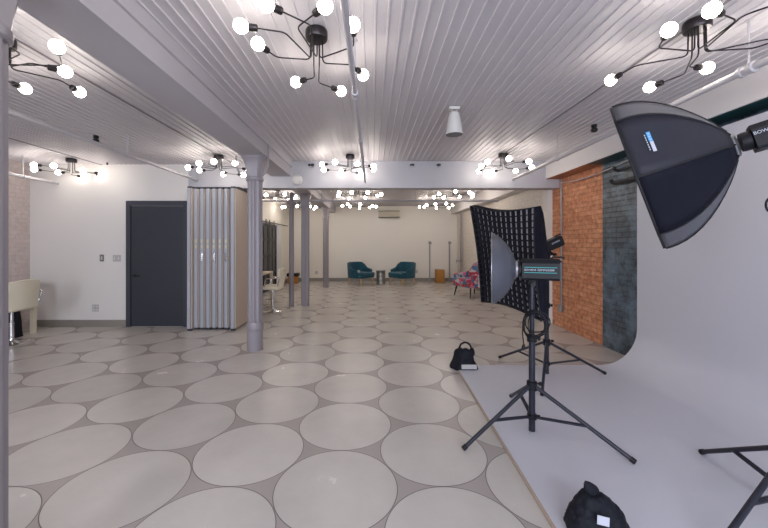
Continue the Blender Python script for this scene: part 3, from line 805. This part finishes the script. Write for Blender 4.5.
# ------------------------------------------------------------------ octagonal softbox
oc = P(638.5, 177, 2.0)
on = Vector((-.74, .62, -.285)).normalized()      # facing direction
ray = (oc - Vector((0, 0, H))).normalized()
ou = on.cross(ray).normalized()
if ou.z < 0: ou = -ou
ow = on.cross(ou).normalized()
Lo = .39; Ro = .425
t = thing('octagonal_softbox', 'black octagonal softbox at upper right with a blue and white logo', 'softbox', (0, 0, 0))
orc = oc - on * Lo
def octp(a, s):          # a: angle index float, s 0 rim .. 1 ring
    k = math.floor(a); f = a - k
    def corner(j): return ou * math.cos(j * PI / 4) + ow * math.sin(j * PI / 4)
    c = corner(k) * (1 - f) + corner(k + 1) * f
    if s < .001: sag = 0
    else: sag = 0
    # ribs bow outwards
    r = Ro * math.cos(s * PI / 2 * .94) ** .75
    c = c * (1 - .05 * math.sin(PI * f) * math.sin(PI * s))
    return oc - on * (Lo * (s ** 1.0)) + c * r
ns = 12
SS = [0, .06, .14, .24, .34, .45, .56, .67, .77, .86, .93, 1.0]
# lip that stands proud of the rim
lip = [[octp(j / 4, 0) * 1.0 for j in range(32)], [octp(j / 4, 0) + on * .012 for j in range(32)]]
MB().loft(lip).build('lip', M['piping'], t, smooth=25, solid=.004)
for j in range(8):
    pts = [octp(j, s) + (octp(j, s) - (oc - on * Lo * s)).normalized() * .003 for s in SS]
    MB().tube(pts, .0045, 6).build('rib', M['piping'], t, smooth=60)
b = MB(); cv_ = b.bm.verts.new(oc - on * .035)
rv = [b.bm.verts.new(octp(j / 4, 0) * 1.0 + (oc - octp(j / 4, 0)) * .015 - on * .03) for j in range(32)]
for j in range(32): b.bm.faces.new((cv_, rv[j], rv[(j + 1) % 32]))
b.build('diffuser', M['diffuser'], t)
MB().lathe([(.062, -.012), (.066, 0), (.058, .014)], orc, -on, 28, capa=False, capb=False).build('speed_ring', M['silver'], t, smooth=40, solid=.005)
# lighter panels next to the top and bottom corners, and the main panel
def opanel(j0, name, m, inset=.0, s0=0.0, s1=.985):
    b = MB(); G = []
    for s in [s0 + (s1 - s0) * k / 14 for k in range(15)]:
        row = []
        for i in range(7):
            a = j0 + inset + (1 - 2 * inset) * i / 6
            p = octp(min(a, j0 + .9999), s); row.append(b.bm.verts.new(p))
        G.append(row)
    for r0, r1 in zip(G, G[1:]):
        for i in range(6): b.bm.faces.new((r0[i], r0[i + 1], r1[i + 1], r1[i]))
    return b.build(name, m, t, smooth=60, solid=.003)
# which side of ow faces the camera?
side = -1 if ow.dot(ray) > 0 else 1
def pj(k): return k if side == 1 else (7 - k)
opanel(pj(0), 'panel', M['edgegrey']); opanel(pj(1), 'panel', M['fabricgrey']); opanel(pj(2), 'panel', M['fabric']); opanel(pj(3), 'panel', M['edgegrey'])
for k in range(4, 8): opanel(pj(k), 'panel', M['fabric'])
# logo on the main panel
def pan(k, f, s):
    a = (k + f) if side == 1 else (8 - k - f)
    a %= 8
    p = octp(a, s); return p
k_ = 1
p00 = pan(k_, .46, .15); pa = pan(k_, .46, .22); pb = pan(k_, .56, .15)
tx = (pb - p00).normalized(); 
nn = tx.cross((pa - p00).normalized()).normalized()
if nn.dot(ray) > 0: nn = -nn
ty = nn.cross(tx).normalized()
mm = Matrix.Identity(4)
for i, v in enumerate((tx, ty, nn)): mm[0][i], mm[1][i], mm[2][i] = v
mm.translation = pan(k_, .46, .235) + nn * .008
mm = mm @ Matrix.Diagonal((.78, .72, 1, 1))
MB().box(-.055, .012, -.011, .011, -.0005, .0008, mtx=mm).build('logo', M['blue'], t)
b = MB().box(.014, .085, -.009, .011, -.0005, .0008, mtx=mm)
b.build('logo', M['label'], t)
b = MB()
for k in range(5): b.box(-.046 + k * .011, -.041 + k * .011, -.006, .007 - (k % 2) * .005, .0008, .0014, mtx=mm)
for k in range(7): b.box(-.04 + k * .017, -.029 + k * .017, -.026, -.020, .0, .0008, mtx=mm)
b.build('logo_marks', M['label'], t)
st, m3 = strobe(orc - on * .03, -on + Vector((0.03, -.02, -.02)), .34, .11, .125, 'black strobe behind the octagonal softbox at the right edge', [('BOWENS', .021, .085)], None)
bracket(m3, .16, .125, Vector((s3c[0], s3c[1], 1.86)), st)
lo = P(771, 205, 1.8)
tag(MB().tube([lo + Vector((.026 * math.cos(q), 0, .036 * math.sin(q))) for q in [j * 2 * PI / 28 for j in range(28)]], .005, 8, closed=True).tube([lo + Vector((.024, 0, 0.0)), lo + Vector((.05, .01, .15)), Vector((s3c[0], s3c[1], 1.7))], .005, 8).build('sync_cable', M['blackplastic'], smooth=60), 'black looped cable peeking in at the right edge over the cove', 'cable')

# ------------------------------------------------------------------ sandbags
def wrinkle(o, amt=.022, size=.07):
    tx = bpy.data.textures.new('folds', 'CLOUDS'); tx.noise_scale = size; tx.noise_depth = 3
    sb = o.modifiers.new('sub', 'SUBSURF'); sb.levels = 2; sb.render_levels = 2
    d = o.modifiers.new('folds', 'DISPLACE'); d.texture = tx; d.strength = amt; d.mid_level = .5
    return o
def bagform(w, d, h, sq, rng, wob, taper):
    rings = []
    nz = 12
    for k in range(nz + 1):
        f = k / nz
        ww = w * taper(f); dd = d * taper(f) ** .8
        ring = []
        for j in range(28):
            a = 2 * PI * j / 28; c, s = math.cos(a), math.sin(a)
            rr = (abs(c) ** sq + abs(s) ** sq) ** (-1 / sq)
            wb = 1 + wob * math.sin(3 * a + 5 * f + rng) * math.sin(2.2 * a - 4 * f)
            ring.append(Vector((ww * c * rr * wb, dd * s * rr * wb, h * f)))
        rings.append(ring)
    return rings
t = thing('sandbag', 'black sandbag with a looped handle and white label at the far cove corner', 'sandbag', (P(467, 370, 3.92).x, 3.95, 0))
def tp(f): return [1.05, 1.02, .95, .86, .78, .72, .68, .64, .60, .57, .52, .40, .10][round(f * 12)]
wrinkle(MB().loft(bagform(.135, .07, .245, 3.0, 0, .05, tp), capa=True, capb=True).build('pouch', M['sand'], t, smooth=60))
bb = MB().loft(bagform(.10, .06, .22, 2.6, 2, .07, tp), capa=True, capb=True)
for v in bb.bm.verts: v.co += Vector((-.06, .09, 0))
bb.build('pouch', M['sand'], t, smooth=60)
MB().tube([(-.07 + .0, .03, .20), (-.075, .02, .24), (-.055, .02, .285), (-.02, .02, .305), (.02, .02, .30), (.05, .02, .27), (.065, .02, .235), (.07, .03, .2)], .011, 8).build('handle', M['sand'], t, smooth=60)
for sx in (-1, 1):
    MB().lathe([(.03, .17), (.034, .2), (.024, .235), (.012, .25)], (sx * .062, 0, 0), seg=12).build('corner_tab', M['sand'], t, smooth=60)
MB().box(-.072, .095, -.002, .001, -.024, .024, mtx=Matrix.Translation((0, -.077, .062)) @ Matrix.Rotation(-.12, 4, 'X')).build('label_patch', M['plate'], t)
t = thing('sandbag', 'black sandbag with a pointed top lying on the cove in the foreground', 'sandbag', (P(597.5, 500, 1.70).x, 1.70, zc_))
def tp2(f): return [.98, 1.04, 1.06, 1.05, 1.03, .99, .93, .86, .78, .68, .56, .44, .32][round(f * 12)]
rg = bagform(.135, .095, .20, 2.2, 1, .05, tp2)
for k, ring in enumerate(rg):
    for v in ring: v.x += -.03 * (k / 12) ** 2
wrinkle(MB().loft(rg, capa=True, capb=True).build('pouch', M['sand'], t, smooth=60), .03, .06)
MB().loft([[Vector((-.025 + a * .050, b_ * .03, .175)) for a, b_ in ((1, 0), (.5, .9), (-.5, .9), (-1, 0), (-.5, -.9), (.5, -.9))],
           [Vector((-.03 + a * .045, b_ * .018, .215)) for a, b_ in ((1, 0), (.5, .9), (-.5, .9), (-1, 0), (-.5, -.9), (.5, -.9))],
           [Vector((-.038 + a * .036, b_ * .01, .25 - a * .022)) for a, b_ in ((1, 0), (.5, .9), (-.5, .9), (-1, 0), (-.5, -.9), (.5, -.9))]], capa=True, capb=True).build('tied_top', M['sand'], t, subsurf=1)
mm = Matrix.Translation((-.038, -.100, .137)) @ Matrix.Rotation(-.28, 4, 'X') @ Matrix.Rotation(.22, 4, 'Y')
MB().box(-.027, .027, -.002, .001, -.018, .018, mtx=mm).build('label_patch', M['label'], t)

# ------------------------------------------------------------------ stools and tables
def bar_stool(loc, rz, lab):
    t = thing('bar_stool', lab, 'stool', loc, rz, 'cream bar stools')
    MB().lathe([(.20, 0), (.205, .008), (.19, .016), (.08, .03), (.035, .05), (.03, .07)], seg=36).build('base', M['chrome'], t, smooth=40)
    MB().tube([(0, 0, .05), (0, 0, .30)], .027, 16).tube([(0, 0, .30), (0, 0, .47)], .018, 14).build('gas_lift', M['chrome'], t, smooth=60)
    MB().tube(smooth_path([(.02, 0, .25), (-.12, -.1, .25), (-.17, 0, .25), (-.12, .1, .25), (.02, 0, .25)], 4, .05), .009, 8).build('footrest', M['chrome'], t, smooth=60)
    MB().box(-.20, .19, -.20, .20, .47, .55, bevel=.03, seg=3).build('seat', M['cream'], t, smooth=60)
    b = MB(); rings = []
    for k in range(9):
        a = (k / 8 - .5); y = a * .44; x = .20 - a * a * .22
        rings.append([(x - .02, y, .50), (x + .02, y, .50), (x + .055, y, .90 - a * a * .1), (x + .02, y, .91 - a * a * .1)])
    b.loft(rings, capa=True, capb=True)
    b.build('backrest', M['cream'], t, smooth=50)
    for s in (-1, 1):
        MB().tube(smooth_path([(.14, s * .2, .53), (.17, s * .245, .6), (.2, s * .25, .73), (-.08, s * .24, .70), (-.12, s * .21, .54)], 4, .03), .012, 8).build('armrest', M['chrome'], t, smooth=60)
    return t
bs = bar_stool((-5.12, 5.0, 0), 0, 'cream bar stool at the left edge by the brick wall')
o = copy_tree(bs); o.location = (-2.07, 7.35, 0); o['label'] = 'cream bar stool at the counter behind the fluted column'
def table(x0, x1, y0, y1, z, lab, cat='table', name='counter_table'):
    t = thing(name, lab, cat, ((x0 + x1) / 2, (y0 + y1) / 2, 0)); w, d = (x1 - x0) / 2, (y1 - y0) / 2
    MB().box(-w, w, -d, d, z - .04, z, bevel=.006).build('tabletop', M['tabletop'], t)
    for sx in (-1, 1):
        for sy in (-1, 1): MB().box(sx * (w - .03) - .028, sx * (w - .03) + .028, sy * (d - .05) - .028, sy * (d - .05) + .028, 0, z - .04).build('leg', M['tabletop'], t)
table(-5.83, -5.33, 4.2, 5.62, .79, 'pale table along the left brick wall behind the cream stool')
table(-3.1, -2.3, 6.75, 8.2, .78, 'pale counter table behind the fluted column and the folding partition')
t = thing('tote_bag', 'black bag with cords under the table at the left edge', 'bag', (-5.28 - .2, 5.35, 0))
MB().loft(bagform(.13, .09, .42, 3, .4, .04, lambda f: 1 - .25 * f), capa=True, capb=True).build('pouch', M['sand'], t, smooth=60)
MB().tube([(-.06, -.05, .40), (-.05, -.06, .5), (.05, -.06, .5), (.06, -.05, .40)], .007, 8).build('handle', M['label'], t, smooth=60)
t = thing('side_stool', 'small stool with black top and wooden body by the back left corner', 'stool', (-2.82, 12.6, 0))
MB().box(-.17, .17, -.15, .15, 0, .25).build('body', M['honey'], t)
MB().box(-.20, .20, -.17, .17, .25, .36, bevel=.015).build('seat', M['blackplastic'], t)

# ------------------------------------------------------------------ armchairs
def shell_back(path, tops, z0, thick):
    """U shaped upholstered shell; path points run round the back"""
    b = MB(); n = len(path); rings = []
    for i, p in enumerate(path):
        a = Vector(path[max(0, i - 1)] + (0,)); c = Vector(path[min(n - 1, i + 1)] + (0,)); tt = (c - a).normalized()
        nrm = Vector((tt.y, -tt.x, 0)) * thick / 2; q = Vector(p + (0,)); z1 = tops[i]
        out = nrm * 1.0; flare = nrm.normalized() * .05 * (z1 - z0)
        rings.append([q - out + Vector((0, 0, z0)), q + out + Vector((0, 0, z0)), q + out + flare + Vector((0, 0, z1 - .02)), q + flare + Vector((0, 0, z1)), q - out + flare + Vector((0, 0, z1 - .02))])
    b.loft(rings, capa=True, capb=True); return b
def armchair(name, m, legm, lab, loc, rz, back=.78, arm=.56, w=.36, d=.34, leg=.25, seat=.42, group=None, af=.45):
    """faces -y"""
    t = thing(name, lab, 'armchair', loc, rz, group)
    path = [(w * .98, -d * af), (w * .99, -d * .1), (w * 1.0, d * .22), (w * .97, d * .5), (w * .88, d * .78), (w * .6, d * .95), (w * .2, d)]
    path = path + [(-x, y) for x, y in path[::-1]]
    tops = [arm - .03, arm, arm + .03, (arm + back) / 2 + .03, back - .01, back, back]
    if af > .6: tops = [arm - .02, arm, arm + .01, arm + .04, back - .05, back, back + .02]
    tops = tops + tops[::-1]
    shell_back(path, tops, leg, .075).build('backrest', m, t, smooth=50)
    MB().box(-w + .02, w - .02, -d * .95, d * .9, leg, leg + .09, bevel=.02).build('seat_frame', m, t, smooth=50)
    MB().box(-w + .035, w - .035, -d * 1.08, d * .8, leg + .08, seat + .02, bevel=.04, seg=3).build('seat_cushion', m, t, smooth=50)
    for sx in (-1, 1):
        for sy in (-1, 1):
            x, y = sx * w * .75, sy * d * .75
            MB().tube([(x + sx * .05, y + sy * .05, 0), (x, y, leg + .01)], [.013, .024], 12).build('leg', legm, t, smooth=60)
    return t
ta = armchair('armchair', M['teal'], M['wood'], 'teal velvet armchair to the left of the metal drum stool', (P(361, 281, 12.1).x, 12.1, 0), math.radians(48), group='teal armchairs by the back wall')
o = copy_tree(ta); o.location = (P(402, 281, 12.1).x, 12.1, 0); o.rotation_euler = (0, 0, math.radians(-48)); o['label'] = 'teal velvet armchair to the right of the metal drum stool'
tag(MB().box(-.07, .07, -.008, .008, 0, .075, mtx=Matrix.Translation((P(358, 275, 11.9).x, 11.86, .445)) @ Matrix.Rotation(-.2, 4, 'X')).build('paper_card', M['label']), 'small white card resting on the left teal armchair', 'card')
armchair('armchair', M['floral'], M['lampmetal'], 'red and blue floral armchair half hidden behind the gridded softbox', (P(472, 290, 9.55).x, 9.5, 0), math.radians(-66), af=.85, back=.92, arm=.62, w=.38, d=.40, leg=.27, seat=.47)
t = thing('drum_stool', 'silver metal drum stool between the two teal armchairs', 'stool', (P(380.8, 280, 12.4).x, 12.4, 0))
MB().lathe([(.15, 0), (.165, .01), (.165, .03), (.158, .04), (.158, .15), (.163, .16), (.158, .17), (.158, .30), (.163, .31), (.158, .32), (.158, .44), (.165, .45)], seg=32).build('body', M['drum'], t, smooth=40)
MB().lathe([(.168, .45), (.172, .455), (.172, .475), (.15, .482)], seg=32).build('lid', M['silver'], t, smooth=40)
t = thing('wooden_box', 'honey coloured wooden box near the back right corner', 'box', (P(439.7, 281, 12.85).x, 12.85, 0))
MB().box(-.15, .15, -.15, .15, 0, .47, bevel=.004).build('carcass', M['honey'], t)
MB().box(-.152, .152, -.156, -.15, .235, .245).box(-.14, -.135, -.156, -.15, .02, .46).box(.135, .14, -.156, -.15, .02, .46).build('groove', M['honey'], t)
for px, y, lab in ((429.7, 12.6, 'slim grey rack post left of the wooden box'), (449.5, 12.95, 'slim grey rack post right of the wooden box')):
    t = thing('rack_post', lab, 'stand', (P(px, 280, y).x, y, 0), 0, 'rack posts by the back wall')
    MB().tube([(0, 0, .02), (0, 0, 1.44)], .028, 12).build('pole', M['conduit'], t, smooth=60)
    MB().lathe([(.03, 1.40), (.045, 1.41), (.045, 1.49), (.03, 1.5)], seg=12).tube([(0, 0, 1.38), (.06, 0, 1.42), (.06, 0, 1.47)], .012, 8).build('clamp', M['conduit'], t, smooth=40)
    MB().lathe([(.07, 0), (.07, .012), (.025, .03)], seg=20).build('foot', M['conduit'], t, smooth=40)

# ------------------------------------------------------------------ light
def area(name, loc, rot, sx, sy, e, col):
    l = bpy.data.lights.new(name, 'AREA'); l.shape = 'RECTANGLE'; l.size = sx; l.size_y = sy; l.energy = e; l.color = col
    o = bpy.data.objects.new(name, l); COL.objects.link(o); o.location = loc; o.rotation_euler = rot
    return o
for i, (a, b_) in enumerate(wins):
    area('window_fill', ((a + b_) / 2, YF - .25, 1.65), (math.radians(90), 0, 0), b_ - a, 1.7, 135 * (b_ - a) / 2, (.80, .86, 1.0))  # cool fill light shining in through the added windows
pl_ = bpy.data.lights.new('blue_room_fill', 'POINT'); pl_.energy = 7; pl_.shadow_soft_size = .1
po = bpy.data.objects.new('blue_room_fill', pl_); COL.objects.link(po); po.location = (XN - .8, 11.6, 2.1)  # unseen point light, added to brighten the blue room
w = bpy.data.worlds.new('world'); scene.world = w; w.use_nodes = True
w.node_tree.nodes['Background'].inputs[0].default_value = (.75, .85, 1, 1); w.node_tree.nodes['Background'].inputs[1].default_value = 1.0

# ------------------------------------------------------------------ camera
cam = bpy.data.cameras.new('camera'); co = bpy.data.objects.new('camera', cam); COL.objects.link(co)
co.location = (0, 0, H); co.rotation_euler = (math.radians(90), 0, 0)
cam.sensor_width = 36; cam.lens = F / 768 * 36; cam.shift_x = 12 / 768; cam.shift_y = -20.5 / 768; cam.clip_start = .05; cam.clip_end = 100
scene.camera = co
scene.view_settings.view_transform = 'Standard'; scene.view_settings.look = 'None'
scene.view_settings.exposure = 0.29; scene.view_settings.gamma = 1
scene.view_settings.use_curve_mapping = False
scene.cycles.max_bounces = 10; scene.cycles.diffuse_bounces = 7; scene.cycles.glossy_bounces = 4; scene.cycles.transparent_max_bounces = 8
scene.cycles.sample_clamp_indirect = 6
scene.cycles.use_denoising = True
scene.cycles.caustics_reflective = False; scene.cycles.caustics_refractive = False
